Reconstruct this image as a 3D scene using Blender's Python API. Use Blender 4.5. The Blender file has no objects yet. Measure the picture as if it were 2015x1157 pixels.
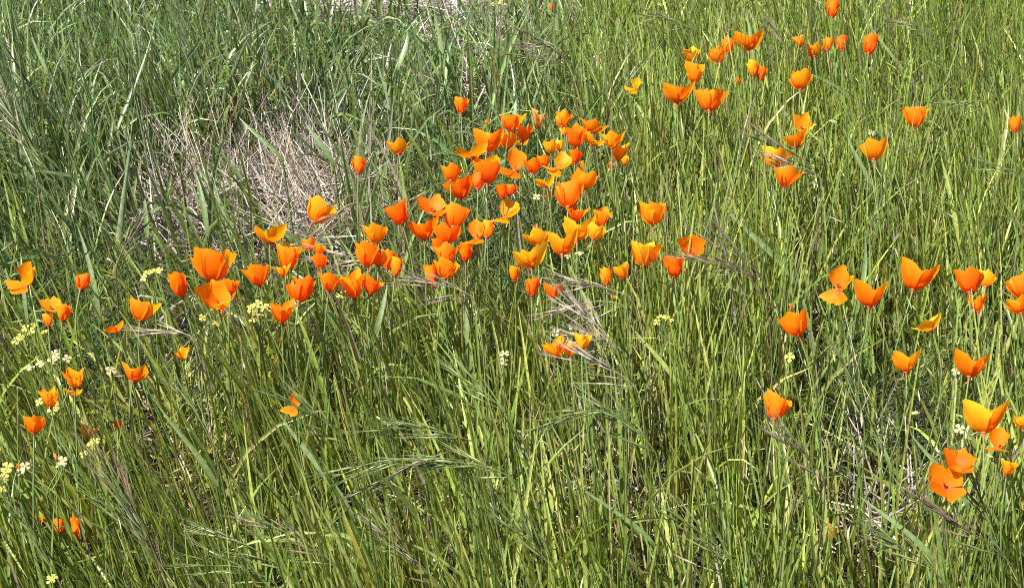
import bpy, math, random
import numpy as np
from mathutils import Vector, Matrix
R = math.radians
random.seed(4); rng = np.random.default_rng(11)

# ------------------------------------------------------------------ camera
W0, H0, F = 2015.0, 1157.0, 3000.0          # photograph size and focal length in its pixels
CAM_H, PITCH = 1.5, R(27.0)
scene = bpy.context.scene
COL = scene.collection
cd = bpy.data.cameras.new('camera'); cam = bpy.data.objects.new('camera', cd); COL.objects.link(cam)
cam.location = (0, 0, CAM_H); cam.rotation_euler = (math.pi / 2 - PITCH, 0, 0)
cd.sensor_width = 36.0; cd.lens = 36.0 * F / W0; cd.clip_start = 0.05; cd.clip_end = 2000
scene.camera = cam
# ------------------------------------------------------------------ sky, sun, exposure
SUN_EL, SUN_AZ = 57.0, -118.0                # azimuth from +Y (away from the camera) towards +X
wd = bpy.data.worlds.new('World'); scene.world = wd; wd.use_nodes = True
wn = wd.node_tree.nodes; wl = wd.node_tree.links
sky = wn.new('ShaderNodeTexSky'); sky.sky_type = 'NISHITA'; sky.sun_disc = False
sky.sun_elevation = R(SUN_EL); sky.sun_rotation = R(SUN_AZ)
wn['Background'].inputs['Strength'].default_value = 0.05
wl.new(sky.outputs['Color'], wn['Background'].inputs['Color'])
sd = bpy.data.lights.new('sun', 'SUN'); sd.energy = 5.0; sd.angle = R(0.5); sd.color = (1.0, 0.955, 0.88)
sun = bpy.data.objects.new('sun', sd); COL.objects.link(sun)
sdir = Vector((math.sin(R(SUN_AZ)) * math.cos(R(SUN_EL)), math.cos(R(SUN_AZ)) * math.cos(R(SUN_EL)), math.sin(R(SUN_EL))))
sun.rotation_euler = sdir.to_track_quat('Z', 'Y').to_euler(); sun.location = (0, 3, 6)
vs = scene.view_settings
vs.view_transform = 'Standard'; vs.look = 'None'; vs.gamma = 1.0; vs.exposure = 1.45; vs.use_curve_mapping = False
scene.cycles.max_bounces = 8; scene.cycles.transmission_bounces = 6; scene.cycles.diffuse_bounces = 4
scene.cycles.use_denoising = False; scene.cycles.filter_width = 1.0

# ------------------------------------------------------------------ pixel <-> place
CP, SP = math.cos(PITCH), math.sin(PITCH)
FWD = np.array([0, CP, -SP]); RGT = np.array([1.0, 0, 0]); UPV = np.array([0, SP, CP])
CAMP = np.array([0, 0, CAM_H])
def ray(px, py):
    return FWD + RGT * ((px - W0 / 2) / F) - UPV * ((py - H0 / 2) / F)
def at(px, py, z):
    """the point at height z seen at this pixel"""
    d = ray(px, py); return CAMP + d * ((z - CAM_H) / d[2])
def project(P):
    """points (...,3) -> px, py, depth"""
    Q = P - CAMP
    dep = Q @ FWD
    return W0 / 2 + F * (Q @ RGT) / dep, H0 / 2 - F * (Q @ UPV) / dep, dep
def ground_z(x, y):
    return 0.012 * np.sin(3.1 * x + 1.0) * np.cos(2.3 * y) + 0.007 * np.sin(9 * x + 2 * y) + 0.006 * np.cos(8 * y - 3 * x)

# ------------------------------------------------------------------ helpers
def tag(o, label=None, cat=None, group=None, kind=None):
    if label: o['label'] = label
    if cat: o['category'] = cat
    if group: o['group'] = group
    if kind: o['kind'] = kind
    return o
def empty(name, loc):
    o = bpy.data.objects.new(name, None); o.empty_display_size = 0.02; o.location = loc; COL.objects.link(o); return o
def mesh_obj(name, V, Fq, mat, parent=None, col=None, uv=None, smooth=True, org=None):
    """V (n,3) array, Fq (m,4) quads or (m,3) triangles; one mesh object"""
    V = np.asarray(V, dtype=np.float64)
    if org is not None: V = V - np.asarray(org)
    Fq = np.asarray(Fq, dtype=np.int32); k = Fq.shape[1]; m = len(Fq)
    me = bpy.data.meshes.new(name)
    me.vertices.add(len(V)); me.vertices.foreach_set('co', V.astype(np.float32).ravel())
    me.loops.add(m * k); me.loops.foreach_set('vertex_index', Fq.ravel())
    me.polygons.add(m); me.polygons.foreach_set('loop_start', np.arange(0, m * k, k, dtype=np.int32))
    me.polygons.foreach_set('loop_total', np.full(m, k, dtype=np.int32))
    if smooth: me.polygons.foreach_set('use_smooth', np.ones(m, dtype=bool))
    me.update(calc_edges=True)
    if col is not None:
        a = me.color_attributes.new('col', 'FLOAT_COLOR', 'POINT')
        c = np.ones((len(V), 4), dtype=np.float32); c[:, :3] = col; a.data.foreach_set('color', c.ravel())
    if uv is not None:
        u = me.uv_layers.new(name='UVMap'); u.data.foreach_set('uv', np.asarray(uv, dtype=np.float32)[Fq.ravel()].ravel())
    me.materials.append(mat)
    o = bpy.data.objects.new(name, me); COL.objects.link(o)
    if parent is not None: o.parent = parent
    return o
def join_geo(parts):
    """[(V,F,C)] -> one V,F,C"""
    Vs, Fs, Cs, n = [], [], [], 0
    for v, f, c in parts:
        Vs.append(v); Fs.append(f + n); Cs.append(c); n += len(v)
    return np.concatenate(Vs), np.concatenate(Fs), np.concatenate(Cs)
def tube(P, r, sides=5):
    """tube along points P (k,3) with radii r"""
    P = np.asarray(P, float); k = len(P); r = np.broadcast_to(r, (k,))
    T = np.gradient(P, axis=0); T /= np.linalg.norm(T, axis=1)[:, None] + 1e-12
    ref = np.array([1.0, 0.15, 0.1]); ref = np.where(np.abs(T @ ref)[:, None] > .9, np.array([0, 1.0, 0]), ref)
    A = np.cross(T, ref); A /= np.linalg.norm(A, axis=1)[:, None]; B = np.cross(T, A)
    an = np.arange(sides) * 2 * math.pi / sides
    V = P[:, None] + r[:, None, None] * (np.cos(an)[None, :, None] * A[:, None] + np.sin(an)[None, :, None] * B[:, None])
    i = np.arange(k - 1)[:, None] * sides; j = np.arange(sides)[None]; j2 = (j + 1) % sides
    Fq = np.stack([i + j, i + j2, i + sides + j2, i + sides + j], -1).reshape(-1, 4)
    return V.reshape(-1, 3), Fq
def lathe(prof, base, axis, sides=8):
    """prof [(r,h)], revolved round axis"""
    ax = np.asarray(axis) / np.linalg.norm(axis)
    ref = np.array([1.0, 0, 0]) if abs(ax[0]) < .8 else np.array([0, 1.0, 0])
    A = np.cross(ax, ref); A /= np.linalg.norm(A); B = np.cross(ax, A)
    an = np.arange(sides) * 2 * math.pi / sides
    V = np.concatenate([base + ax * h + r * (np.cos(an)[:, None] * A + np.sin(an)[:, None] * B) for r, h in prof])
    k = len(prof); i = np.arange(k - 1)[:, None] * sides; j = np.arange(sides)[None]; j2 = (j + 1) % sides
    return V, np.stack([i + j, i + j2, i + sides + j2, i + sides + j], -1).reshape(-1, 4)
def bez(a, b, c, d, n):
    t = np.linspace(0, 1, n)[:, None]
    return (1 - t) ** 3 * a + 3 * (1 - t) ** 2 * t * b + 3 * (1 - t) * t * t * c + t ** 3 * d

# ------------------------------------------------------------------ materials
def new_mat(name):
    m = bpy.data.materials.new(name); m.use_nodes = True; nt = m.node_tree
    for n in list(nt.nodes): nt.nodes.remove(n)
    return m, nt, nt.nodes.new('ShaderNodeOutputMaterial')
def leaf_mat(name, transl=0.35, rough=0.42, spec=0.45, tint=(1.15, 1.05, 0.5), noise=0.25, scale=140.0, fixed=None):
    """thin plant tissue: per-blade colour, streaks, gloss, light shining through"""
    m, nt, out = new_mat(name); N = nt.nodes; L = nt.links
    if fixed is None:
        a = N.new('ShaderNodeAttribute'); a.attribute_name = 'col'; csock = a.outputs['Color']
    else:
        a = N.new('ShaderNodeRGB'); a.outputs[0].default_value = (*fixed, 1); csock = a.outputs[0]
    g = N.new('ShaderNodeNewGeometry')
    nz = N.new('ShaderNodeTexNoise'); nz.inputs['Scale'].default_value = scale; nz.inputs['Detail'].default_value = 3
    L.new(g.outputs['Position'], nz.inputs['Vector'])
    mr = N.new('ShaderNodeMapRange'); mr.inputs['From Min'].default_value = .3; mr.inputs['From Max'].default_value = .7
    mr.inputs['To Min'].default_value = 1 - noise; mr.inputs['To Max'].default_value = 1 + noise
    L.new(nz.outputs['Fac'], mr.inputs['Value'])
    mul = N.new('ShaderNodeVectorMath'); mul.operation = 'SCALE'
    L.new(csock, mul.inputs[0]); L.new(mr.outputs[0], mul.inputs['Scale'])
    p = N.new('ShaderNodeBsdfPrincipled'); p.inputs['Roughness'].default_value = rough
    p.inputs['Specular IOR Level'].default_value = spec
    L.new(mul.outputs[0], p.inputs['Base Color'])
    t = N.new('ShaderNodeBsdfTranslucent')
    tm = N.new('ShaderNodeVectorMath'); tm.operation = 'MULTIPLY'; tm.inputs[1].default_value = tint
    L.new(mul.outputs[0], tm.inputs[0]); L.new(tm.outputs[0], t.inputs['Color'])
    mx = N.new('ShaderNodeMixShader'); mx.inputs[0].default_value = transl
    L.new(p.outputs[0], mx.inputs[1]); L.new(t.outputs[0], mx.inputs[2]); L.new(mx.outputs[0], out.inputs['Surface'])
    return m
def petal_mat(name, base, edge, tr):
    """poppy petal: satin, veined, lets the sun through; deeper colour at the claw, lighter rim"""
    m, nt, out = new_mat(name); N = nt.nodes; L = nt.links
    uv = N.new('ShaderNodeUVMap'); uv.uv_map = 'UVMap'
    sp = N.new('ShaderNodeSeparateXYZ'); L.new(uv.outputs[0], sp.inputs[0])
    mp = N.new('ShaderNodeMapping'); mp.inputs['Scale'].default_value = (26, 1.6, 1); L.new(uv.outputs[0], mp.inputs[0])
    nz = N.new('ShaderNodeTexNoise'); nz.inputs['Scale'].default_value = 1.0; nz.inputs['Detail'].default_value = 4; L.new(mp.outputs[0], nz.inputs['Vector'])
    cr = N.new('ShaderNodeValToRGB'); e = cr.color_ramp.elements
    e[0].position = 0.12; e[0].color = (*base, 1); e[1].position = 0.95; e[1].color = (*edge, 1)
    ad = N.new('ShaderNodeMath'); ad.operation = 'MULTIPLY_ADD'; ad.inputs[1].default_value = 0.35; L.new(nz.outputs['Fac'], ad.inputs[0])
    sb = N.new('ShaderNodeMath'); sb.operation = 'SUBTRACT'; sb.inputs[1].default_value = 0.17; L.new(sp.outputs['Y'], sb.inputs[0]); L.new(sb.outputs[0], ad.inputs[2])
    L.new(ad.outputs[0], cr.inputs[0])
    bp = N.new('ShaderNodeBump'); bp.inputs['Strength'].default_value = 0.2; bp.inputs['Distance'].default_value = 0.002; L.new(nz.outputs['Fac'], bp.inputs['Height'])
    p = N.new('ShaderNodeBsdfPrincipled'); p.inputs['Roughness'].default_value = 0.5; p.inputs['Specular IOR Level'].default_value = 0.25
    L.new(cr.outputs[0], p.inputs['Base Color']); L.new(bp.outputs[0], p.inputs['Normal'])
    t = N.new('ShaderNodeBsdfTranslucent'); L.new(bp.outputs[0], t.inputs['Normal'])
    tm = N.new('ShaderNodeVectorMath'); tm.operation = 'MULTIPLY'; tm.inputs[1].default_value = tr
    L.new(cr.outputs[0], tm.inputs[0]); L.new(tm.outputs[0], t.inputs['Color'])
    mx = N.new('ShaderNodeMixShader'); mx.inputs[0].default_value = 0.6
    L.new(p.outputs[0], mx.inputs[1]); L.new(t.outputs[0], mx.inputs[2]); L.new(mx.outputs[0], out.inputs['Surface'])
    return m
def ground_mat(name, dark, light, scale, bump):
    m, nt, out = new_mat(name); N = nt.nodes; L = nt.links
    g = N.new('ShaderNodeNewGeometry')
    n1 = N.new('ShaderNodeTexNoise'); n1.inputs['Scale'].default_value = scale; n1.inputs['Detail'].default_value = 8; n1.inputs['Roughness'].default_value = .7
    L.new(g.outputs['Position'], n1.inputs['Vector'])
    cr = N.new('ShaderNodeValToRGB'); e = cr.color_ramp.elements
    e[0].position = .35; e[0].color = (*dark, 1); e[1].position = .68; e[1].color = (*light, 1); L.new(n1.outputs['Fac'], cr.inputs[0])
    b = N.new('ShaderNodeBump'); b.inputs['Strength'].default_value = bump; b.inputs['Distance'].default_value = .02; L.new(n1.outputs['Fac'], b.inputs['Height'])
    p = N.new('ShaderNodeBsdfPrincipled'); p.inputs['Roughness'].default_value = .95; p.inputs['Specular IOR Level'].default_value = .1
    L.new(cr.outputs[0], p.inputs['Base Color']); L.new(b.outputs[0], p.inputs['Normal']); L.new(p.outputs[0], out.inputs['Surface'])
    return m
M_SOIL = ground_mat('soil', (.025, .019, .015), (.08, .06, .046), 30, .8)
M_GRAVEL = ground_mat('gravel', (.09, .08, .07), (.22, .20, .18), 60, .9)
M_STONE = leaf_mat('stone', 0.0, .8, .2, noise=.3)
M_GRASS = leaf_mat('grass_blade', .38, .36, .6)
M_STRAW = leaf_mat('dry_straw', .22, .5, .4, tint=(1.05, .95, .8), noise=.3)
M_FOLI = leaf_mat('fern_foliage', .35, .5, .35)
M_STEM = leaf_mat('poppy_stem', .12, .45, .4, fixed=(.16, .24, .07))
M_RECEPT = leaf_mat('receptacle', .15, .5, .3, fixed=(.38, .13, .06))
M_STAMEN = leaf_mat('stamen', .2, .5, .3, fixed=(.75, .28, .01))
M_RSTEM = leaf_mat('radish_stem', .15, .5, .3, fixed=(.20, .27, .08))
M_RPET = leaf_mat('radish_petal', .4, .6, .2, tint=(1, 1, .8), noise=.12, fixed=(.46, .45, .12))
M_RCRE = leaf_mat('cream_petal', .4, .6, .2, tint=(1, 1, .9), noise=.12, fixed=(.44, .41, .24))
M_RCEN = leaf_mat('radish_centre', .1, .6, .2, fixed=(.55, .5, .05))
PETALS = [petal_mat('petal_deep', (.88, .12, .002), (.94, .23, .004), (1.05, .95, .7)),
          petal_mat('petal_orange', (.92, .175, .003), (.96, .31, .006), (1.05, 1.0, .7)),
          petal_mat('petal_amber', (.93, .24, .004), (.96, .42, .010), (1.05, 1.05, .7)),
          petal_mat('petal_yellow', (.94, .34, .006), (.96, .55, .020), (1.05, 1.05, .8)),
          petal_mat('petal_wilted', (.72, .24, .03), (.80, .45, .14), (1.0, 1.0, .8))]

# ------------------------------------------------------------------ ground
def grid(x0, x1, y0, y1, nx, ny, zf):
    X, Y = np.meshgrid(np.linspace(x0, x1, nx), np.linspace(y0, y1, ny))
    V = np.stack([X.ravel(), Y.ravel(), zf(X, Y).ravel()], 1)
    i = (np.arange(ny - 1)[:, None] * nx + np.arange(nx - 1)[None]).ravel()
    return V, np.stack([i, i + 1, i + nx + 1, i + nx], 1)
def soil_z(X, Y):
    z = ground_z(X, Y) + rng.normal(0, .004, X.shape)
    edge = np.clip(np.minimum(np.minimum(X + 4, 4 - X), np.minimum(Y - .2, 7.2 - Y)) / .3, 0, 1)
    return z * edge
axis_x = np.concatenate([np.linspace(-300, -4.2, 12), np.linspace(-4, 4, 260), np.linspace(4.2, 300, 12)])
axis_y = np.concatenate([np.linspace(-300, 0.0, 12), np.linspace(.2, 7.2, 230), np.linspace(7.6, 600, 14)])
X, Y = np.meshgrid(axis_x, axis_y); nx, ny = len(axis_x), len(axis_y)
i = (np.arange(ny - 1)[:, None] * nx + np.arange(nx - 1)[None]).ravel()
o = mesh_obj('ground', np.stack([X.ravel(), Y.ravel(), soil_z(X, Y).ravel()], 1), np.stack([i, i + 1, i + nx + 1, i + nx], 1), M_SOIL)
tag(o, 'dark bare soil between the grass stems', 'ground', kind='structure')
def path_edge(x):
    return 4.9 + .10 * np.sin(1.7 * x) + .55 * np.clip(np.abs(x + .45) - .75, 0, 2) ** 1.2
xs = np.linspace(-3.6, 3.6, 80)
V = np.concatenate([np.stack([xs, path_edge(xs) , .03 + 0 * xs], 1), np.stack([xs, 0 * xs + 7.1, .03 + 0 * xs], 1)])
n = len(xs); i = np.arange(n - 1)
tag(mesh_obj('path', V, np.stack([i, i + 1, i + n + 1, i + n], 1), M_GRAVEL), 'pale gravel path behind the meadow', 'path', kind='structure')
def stones(N, xf, yf, zf, rlo, rhi, cols):
    base = np.array([[1, 0, 0], [-1, 0, 0], [0, 1, 0], [0, -1, 0], [0, 0, 1], [0, 0, -1],
                     [.6, .6, .55], [-.6, .6, .55], [.6, -.6, .55], [-.6, -.6, .55]], float)
    fc = np.array([[0, 6, 8], [1, 9, 7], [2, 7, 6], [3, 8, 9], [4, 6, 7], [4, 7, 9], [4, 9, 8], [4, 8, 6],
                   [0, 2, 6], [2, 1, 7], [1, 3, 9], [3, 0, 8]])
    r = rng.uniform(rlo, rhi, (N, 1, 1)) * rng.uniform(.6, 1.3, (N, 1, 3))
    v = base[None] * r * rng.uniform(.75, 1.2, (N, 10, 1))
    a = rng.uniform(0, 6.28, N); c, s = np.cos(a)[:, None], np.sin(a)[:, None]
    v = np.stack([v[..., 0] * c - v[..., 1] * s, v[..., 0] * s + v[..., 1] * c, v[..., 2] * .7], -1)
    x = xf(N); y = yf(N, x); v += np.stack([x, y, zf(x, y)], 1)[:, None]
    f = (fc[None] + (np.arange(N) * 10)[:, None, None]).reshape(-1, 3)
    cc = np.asarray(cols)[rng.integers(0, len(cols), N)] * rng.uniform(.7, 1.25, (N, 1))
    return v.reshape(-1, 3), f, np.repeat(cc, 10, 0)
v, f, c = stones(9000, lambda N: rng.uniform(-2.6, 2.6, N), lambda N, x: path_edge(x) + rng.uniform(-.15, 1, N) ** 1.0 * 1.2,
                 lambda x, y: .032 + 0 * x, .004, .016, [(.26, .24, .21), (.18, .16, .14), (.36, .34, .31), (.13, .11, .09)])
tag(mesh_obj('gravel', v, f, M_STONE, col=c, smooth=False), 'loose pale gravel stones strewn over the path', 'gravel', kind='stuff')

# ------------------------------------------------------------------ poppies: where, how big, how open
# x, y, width, height in the photograph; kind; lean (deg, + right); colour 0 deep .. 3 yellow, 4 wilted; label
POPPIES = """
1085 13 8 10 cup 0 1|tiny orange poppy standing alone beyond the brome heads at the gravel edge
1473 80 58 37 heart 4 1|widest orange poppy of the gravel-side scatter, with a grass stem crossing it
1433 90 17 33 cup 5 1|narrow amber poppy pressed against the wide gravel-side one
1411 107 27 30 fan -14 1|tilted orange poppy tucked under the narrow amber one
1359 106 30 31 crumple -8 2|crumpled amber poppy above a streaked goblet in gravel-side grass
1366 142 28 42 crumple 0 2|tall streaked amber goblet poppy below a crumpled one
1245 171 30 28 gape 0 2|small amber poppy half hidden behind a slanting dark stem
1335 184 62 36 heart 2 1|broad double-lobed orange poppy beside a winged heart-shaped one
1401 197 55 38 heart 6 1|heart-shaped orange poppy with petals spread like wings beside a double-lobed one
1480 133 17 32 cup 0 2|narrow upright amber poppy beside a darker one under the wide poppy
1500 143 20 26 cup 14 0|small dark orange poppy leaning away from the narrow amber one
1454 160 9 14 cup 0 1|tiny orange bud among stems under the gravel-side scatter
1059 232 17 44 wilt 4 4|tall shrivelled pale yellow poppy behind the big clump
1638 16 22 34 cup 6 0|lone dark orange goblet poppy beyond the row of four, toward the gravel
1570 79 22 22 crumple -12 2|small crumpled amber poppy starting the row beside a low fan
1602 99 30 24 fan -6 1|low fan-shaped orange poppy in the gravel-side row of four
1630 86 15 31 cup 3 1|thin orange poppy crossed by a stem in the gravel-side row of four
1655 85 17 34 cup -2 0|thin dark orange poppy ending the gravel-side row of four
1714 87 27 34 cup 6 0|orange goblet poppy with a dark stripe of shadow across it
1579 157 39 35 fan 6 1|rounded amber poppy standing alone below the gravel-side row of four
1579 243 41 37 bowl 4 2|rounded amber poppy resting on top of another by the brome heads
1564 271 41 32 fan -16 1|orange poppy tucked beneath a rounded amber one
1527 308 60 41 fan -4 2|broad square-topped amber poppy above a leaning orange fan
1552 347 52 37 fan 14 1|orange fan poppy tilted below a square-topped amber one
1719 292 50 40 fan -2 2|amber fan poppy standing alone with a pale petal flap
1803 230 45 37 fan -4 1|orange poppy alone beneath a horizontal grass head
1997 244 16 35 cup 0 1|narrow orange poppy crossed by a horizontal blade
908 207 26 28 cup 4 1|small orange cup poppy alone above the big clump by pale straw
782 288 39 28 fan -4 2|low amber poppy above dark ferny leaves
704 323 25 32 cup 4 1|orange poppy with a dark blade across it beside the straw patch
957 241 7 9 cup 0 1|tiny orange bud behind the big clump
1010 240 46 31 fan 10 1|broad fan poppy at the back rim of the big clump
1033 260 26 34 crumple 5 1|crumpled orange poppy just below the back rim fan
1026 281 20 14 flat 0 2|low flat amber poppy squeezed under a crumpled one in the clump
962 276 50 42 heart 8 1|tall two-winged poppy beside the yellow-amber flat one in the clump
927 296 56 27 flat -8 2|flat spreading amber poppy at the clump's straw-side rim
999 275 32 32 fan 4 2|amber poppy filling the gap beside the two-winged one
953 314 62 30 flat 2 1|wide flat orange poppy lying above a full fan in the clump
958 339 58 42 fan 2 0|full deep orange fan poppy in the heart of the clump
1006 323 50 60 gape 10 0|largest deep orange poppy of the clump with a tall upright petal
888 338 38 33 fan 4 1|orange poppy standing at the clump's straw-side shoulder
903 365 64 50 heart 0 0|big two-petalled orange poppy jutting from the clump's straw side
940 355 20 34 cup 0 0|narrow deep orange poppy between two big ones in the clump
987 376 21 24 cup -4 0|small round dark orange poppy paired with another below the clump
1007 373 20 18 cup 4 0|smaller dark orange poppy of a round pair below the clump
1110 234 31 29 fan 8 1|orange poppy crossed by dark stems behind the tall crumpled one
1135 265 36 45 crumple 0 0|tall crumpled orange poppy behind the round red-orange one
1108 257 15 17 cup -6 3|small yellow poppy petal beside the tall crumpled one
1170 247 48 28 fan 18 1|orange poppy spreading sideways along a slanting stem
1168 273 34 28 flat 16 2|amber poppy sagging under the one that spreads along a stem
1204 275 42 30 fan 0 2|yellow-amber poppy at the clump's grassy edge with a frilled rim
1218 296 37 34 crumple 6 2|crumpled amber poppy hanging at the clump's grassy edge
1230 315 13 16 cup 8 3|small yellow bud below the crumpled poppy at the clump's grassy edge
1203 324 11 20 wilt 4 4|small withered pale poppy at the clump's grassy edge
1082 288 25 22 fan -8 3|small yellow poppy in the middle of the clump
1101 286 13 21 cup 6 3|thin yellow poppy beside the small yellow one in mid clump
1069 316 24 22 fan -6 1|small orange poppy behind the large tilted one in the clump
1048 326 32 26 fan -4 0|dark orange poppy half in shadow at mid clump
1095 324 52 48 gape 24 2|large tilted amber poppy with one long upright petal
1133 308 23 24 cup 2 0|small round red-orange poppy beside the large tilted amber one
1147 325 12 17 cup 0 1|tiny orange bud under the round red-orange poppy
1073 357 33 23 flat -8 3|drooping yellow poppy below the large tilted one
1152 352 48 38 fan 12 1|smooth orange fan poppy resting above a bigger fan
1121 381 50 49 fan 0 0|bigger smooth orange fan poppy overlapping a smooth smaller fan
1084 383 28 20 wilt 0 4|ragged faded poppy scrap beneath the drooping yellow one
1136 419 43 28 crumple 0 0|dark red-orange crumpled poppy in the fan's shadow
1187 426 33 35 crumple 6 1|crumpled poppy with a yellow tip near the yellow row
853 404 54 41 bowl 14 0|rounded orange poppy like an upturned bowl on the clump's straw side
833 448 51 42 heart -2 1|orange poppy below the upturned bowl with an even lobed rim
897 424 42 44 fan 12 1|upright orange fan poppy touching a darker one below it
880 459 45 36 fan 4 0|dark red-orange poppy under an upright fan
928 456 47 47 gape -6 1|L-shaped orange poppy with one petal stretched forward
960 451 22 31 cup 6 2|small amber poppy behind the L-shaped one
865 484 26 31 cup -8 0|shaded orange poppy behind a stacked pair
877 497 43 37 fan 8 1|orange poppy forming the rear of a stacked pair
878 526 46 40 fan 8 1|orange poppy forming the front of a stacked pair
916 494 25 33 cup -2 0|small orange cup poppy beside the stacked pair and a tall blade
847 542 26 37 bud -18 1|rolled orange poppy leaning above a bleached brome head
988 415 70 50 gape 8 2|orange poppy with one bright yellow petal standing apart
1058 445 23 14 wilt 0 4|small dried brownish poppy above the yellow row
1056 466 53 32 fan -4 2|amber fan poppy at the rear of the yellow row
1042 502 65 50 heart -6 2|largest amber poppy in front of the yellow row
1106 476 52 46 heart 4 2|V-shaped amber poppy crossed by a pale grass leaf
1140 450 56 42 heart 4 3|broad yellow poppy in the yellow row with a scalloped rim
1174 454 30 33 fan 16 3|yellow poppy ending the yellow row beside the crumpled one
1012 537 18 29 bud -8 2|slender closed amber poppy below the largest amber one
1049 563 25 32 cup 2 0|closed orange goblet poppy beside bleached brome awns
1089 571 34 28 crumple 0 0|dull red poppy hidden behind bleached brome awns
1193 543 22 29 cup 0 1|small orange cup poppy paired with a streaked one
1222 531 27 30 crumple -10 2|streaked amber poppy beside a small orange cup
1283 418 50 42 fan 2 2|amber fan poppy alone in green grass outside the clump
1272 499 58 48 fan 4 2|ragged amber poppy with grass blades across it
1360 483 48 42 bowl 10 0|open orange poppy showing its red cupped inside
1324 523 36 38 cup -4 0|plain orange cup poppy below the one showing its inside
1089 681 42 40 crumple -6 1|two-petalled orange poppy low among dry brome heads
1121 686 27 28 fan 0 3|yellow poppy beside a two-petalled orange one
1146 671 30 31 crumple 4 3|bright yellow poppy half hidden behind a stem
1206 583 8 12 wilt 0 4|tiny shrivelled poppy behind bleached brome awns
1560 635 58 51 fan -20 1|leaning orange fan poppy with a dark stem before it
1645 560 66 78 gape -4 1|tall orange poppy with a lower yellow petal stretched sideways
1712 576 61 54 heart 8 1|folded orange poppy touching the tall one with the yellow petal
1811 539 73 60 heart 14 1|large heart-shaped orange poppy with one wing raised
1908 550 50 47 cup 6 0|round orange cup poppy with a yellow neighbour
1943 547 26 35 fan 12 3|narrow yellow poppy behind the round orange cup
1922 595 34 32 crumple 0 1|small shaded poppy crossed by dark stems beneath the round cup
2008 560 40 45 fan -6 1|orange poppy behind its twin beyond the round orange cup
2003 598 42 34 fan -8 1|orange poppy before its twin beyond the round orange cup
1824 634 47 32 fan -18 3|clear yellow poppy tilted under the heart-shaped one
1783 708 49 43 heart 2 2|amber poppy with a notched rim over dark ferny leaves
1911 713 58 64 heart 14 1|tall orange poppy with one raised wing over ferny leaves
1557 604 10 14 wilt 0 4|tiny faded poppy behind the fan with the dark stem
1533 796 42 56 crumple 6 1|streaked orange poppy veiled by grass blades
1940 818 82 68 heart 6 2|widest amber poppy with several stems crossing it
1957 863 64 42 gape 6 1|orange poppy crouched under the widest amber one
2012 828 24 30 fan 0 2|amber poppy half cut off beside the widest one
1886 904 65 43 bowl 10 0|red-centred poppy with a flat yellow rim petal
1858 946 67 77 bowl -12 0|large open poppy, red inside with curled yellow edges
1985 918 25 30 crumple 4 2|small shaded amber poppy low beside a pale stem
1635 1045 15 40 cup 2 0|narrow red-orange poppy low in shaded grass
97 780 30 40 crumple -4 2|ragged amber poppy among pale radish flowers
143 770 32 16 flat 0 2|flat amber poppy edge under a crumpled one by radish flowers
148 742 36 36 crumple 4 1|crumpled orange poppy with pink folds by radish flowers
67 833 38 33 fan 4 1|orange fan poppy with a yellow flap below the radish flowers
231 834 17 17 cup 0 0|tiny red-orange poppy deep in stems
171 845 36 30 wilt 0 4|frayed faded poppy below the radish flowers
77 1014 24 27 crumple 0 2|frilled amber poppy low beside two narrow orange ones
115 1032 17 35 cup -4 1|narrow amber poppy half hidden between grass stems
148 1039 33 43 cup 4 1|orange poppy split by grass stems beside a narrow amber one
112 899 12 14 wilt 0 4|tiny faded pink-orange poppy among radish flowers
36 917 9 10 cup 0 0|tiny red bud among pale radish petals
574 794 37 43 gape 8 1|lone orange poppy standing before the olive moss patch
41 547 59 62 gape 0 1|three-winged orange poppy with a blade crossing it
161 554 26 30 fan 6 0|small orange poppy behind a dark slanting blade
101 599 38 29 bowl -6 1|shaded orange poppy with a curled rim above its neighbour
128 611 24 37 cup 6 1|streaked orange poppy beside the one with a curled rim
92 629 17 22 cup -4 2|small amber bud under the poppy with a curled rim
286 609 51 39 fan 4 1|smooth orange fan poppy alone with a dark notch at its base
224 643 35 21 fan -20 0|small low orange poppy folded over on its side
350 561 32 42 bud -12 1|rolled amber poppy leaning beside long blades
415 520 87 65 fan -16 1|largest spreading poppy beside the straw, its heart deep red
430 580 80 58 bowl -4 1|four-petalled poppy opening under the largest spreading one
458 562 26 28 crumple 4 0|small dark crumpled poppy behind the four-petalled one
437 613 30 16 wilt 0 4|frayed petals hanging under the four-petalled poppy
265 730 43 38 heart 8 1|orange cup poppy with a spiky tip alone over stems
358 695 25 22 crumple 0 2|small faded orange poppy behind dark stems
502 540 50 39 fan -8 1|orange poppy with a frilled top beside the largest spreading one
531 460 56 35 flat -4 2|flat amber poppy alone in front of the straw
633 413 49 48 fan 28 2|yellow-topped poppy leaning over the straw
607 480 25 25 fan -4 1|small plain orange poppy before the straw
629 490 21 19 fan 8 1|tiny orange poppy touching bleached awns
627 513 29 27 fan -4 0|orange poppy under bleached awns
569 506 43 44 cup 6 1|squarish orange poppy topped by pale yellow flowers
556 531 30 23 crumple -8 2|frilled amber poppy below the squarish one
590 568 50 48 fan 8 0|deep orange fan poppy with one folded corner
650 553 40 35 fan 8 1|orange poppy with two stems before it
694 558 43 50 crumple -4 1|orange poppy with a curl on top beside a folded one
731 559 38 35 crumple 6 0|folded dark orange poppy ending the front drift
556 611 38 44 crumple 4 0|ruffled dark orange poppy in front of the drift
738 459 46 35 fan 2 2|amber fan poppy crossed by a thin dark stem
723 500 41 42 fan -4 1|orange poppy just behind a thin dark stem
745 507 30 30 fan 0 1|orange poppy wedged between two in the drift
766 509 27 36 cup 6 1|orange cup poppy beside a rolled one in the drift
781 523 18 38 bud 4 2|rolled amber poppy ending the drift beside an orange cup
779 416 39 46 cup -14 0|rounded dark orange poppy leaning beyond the drift
"""
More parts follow.
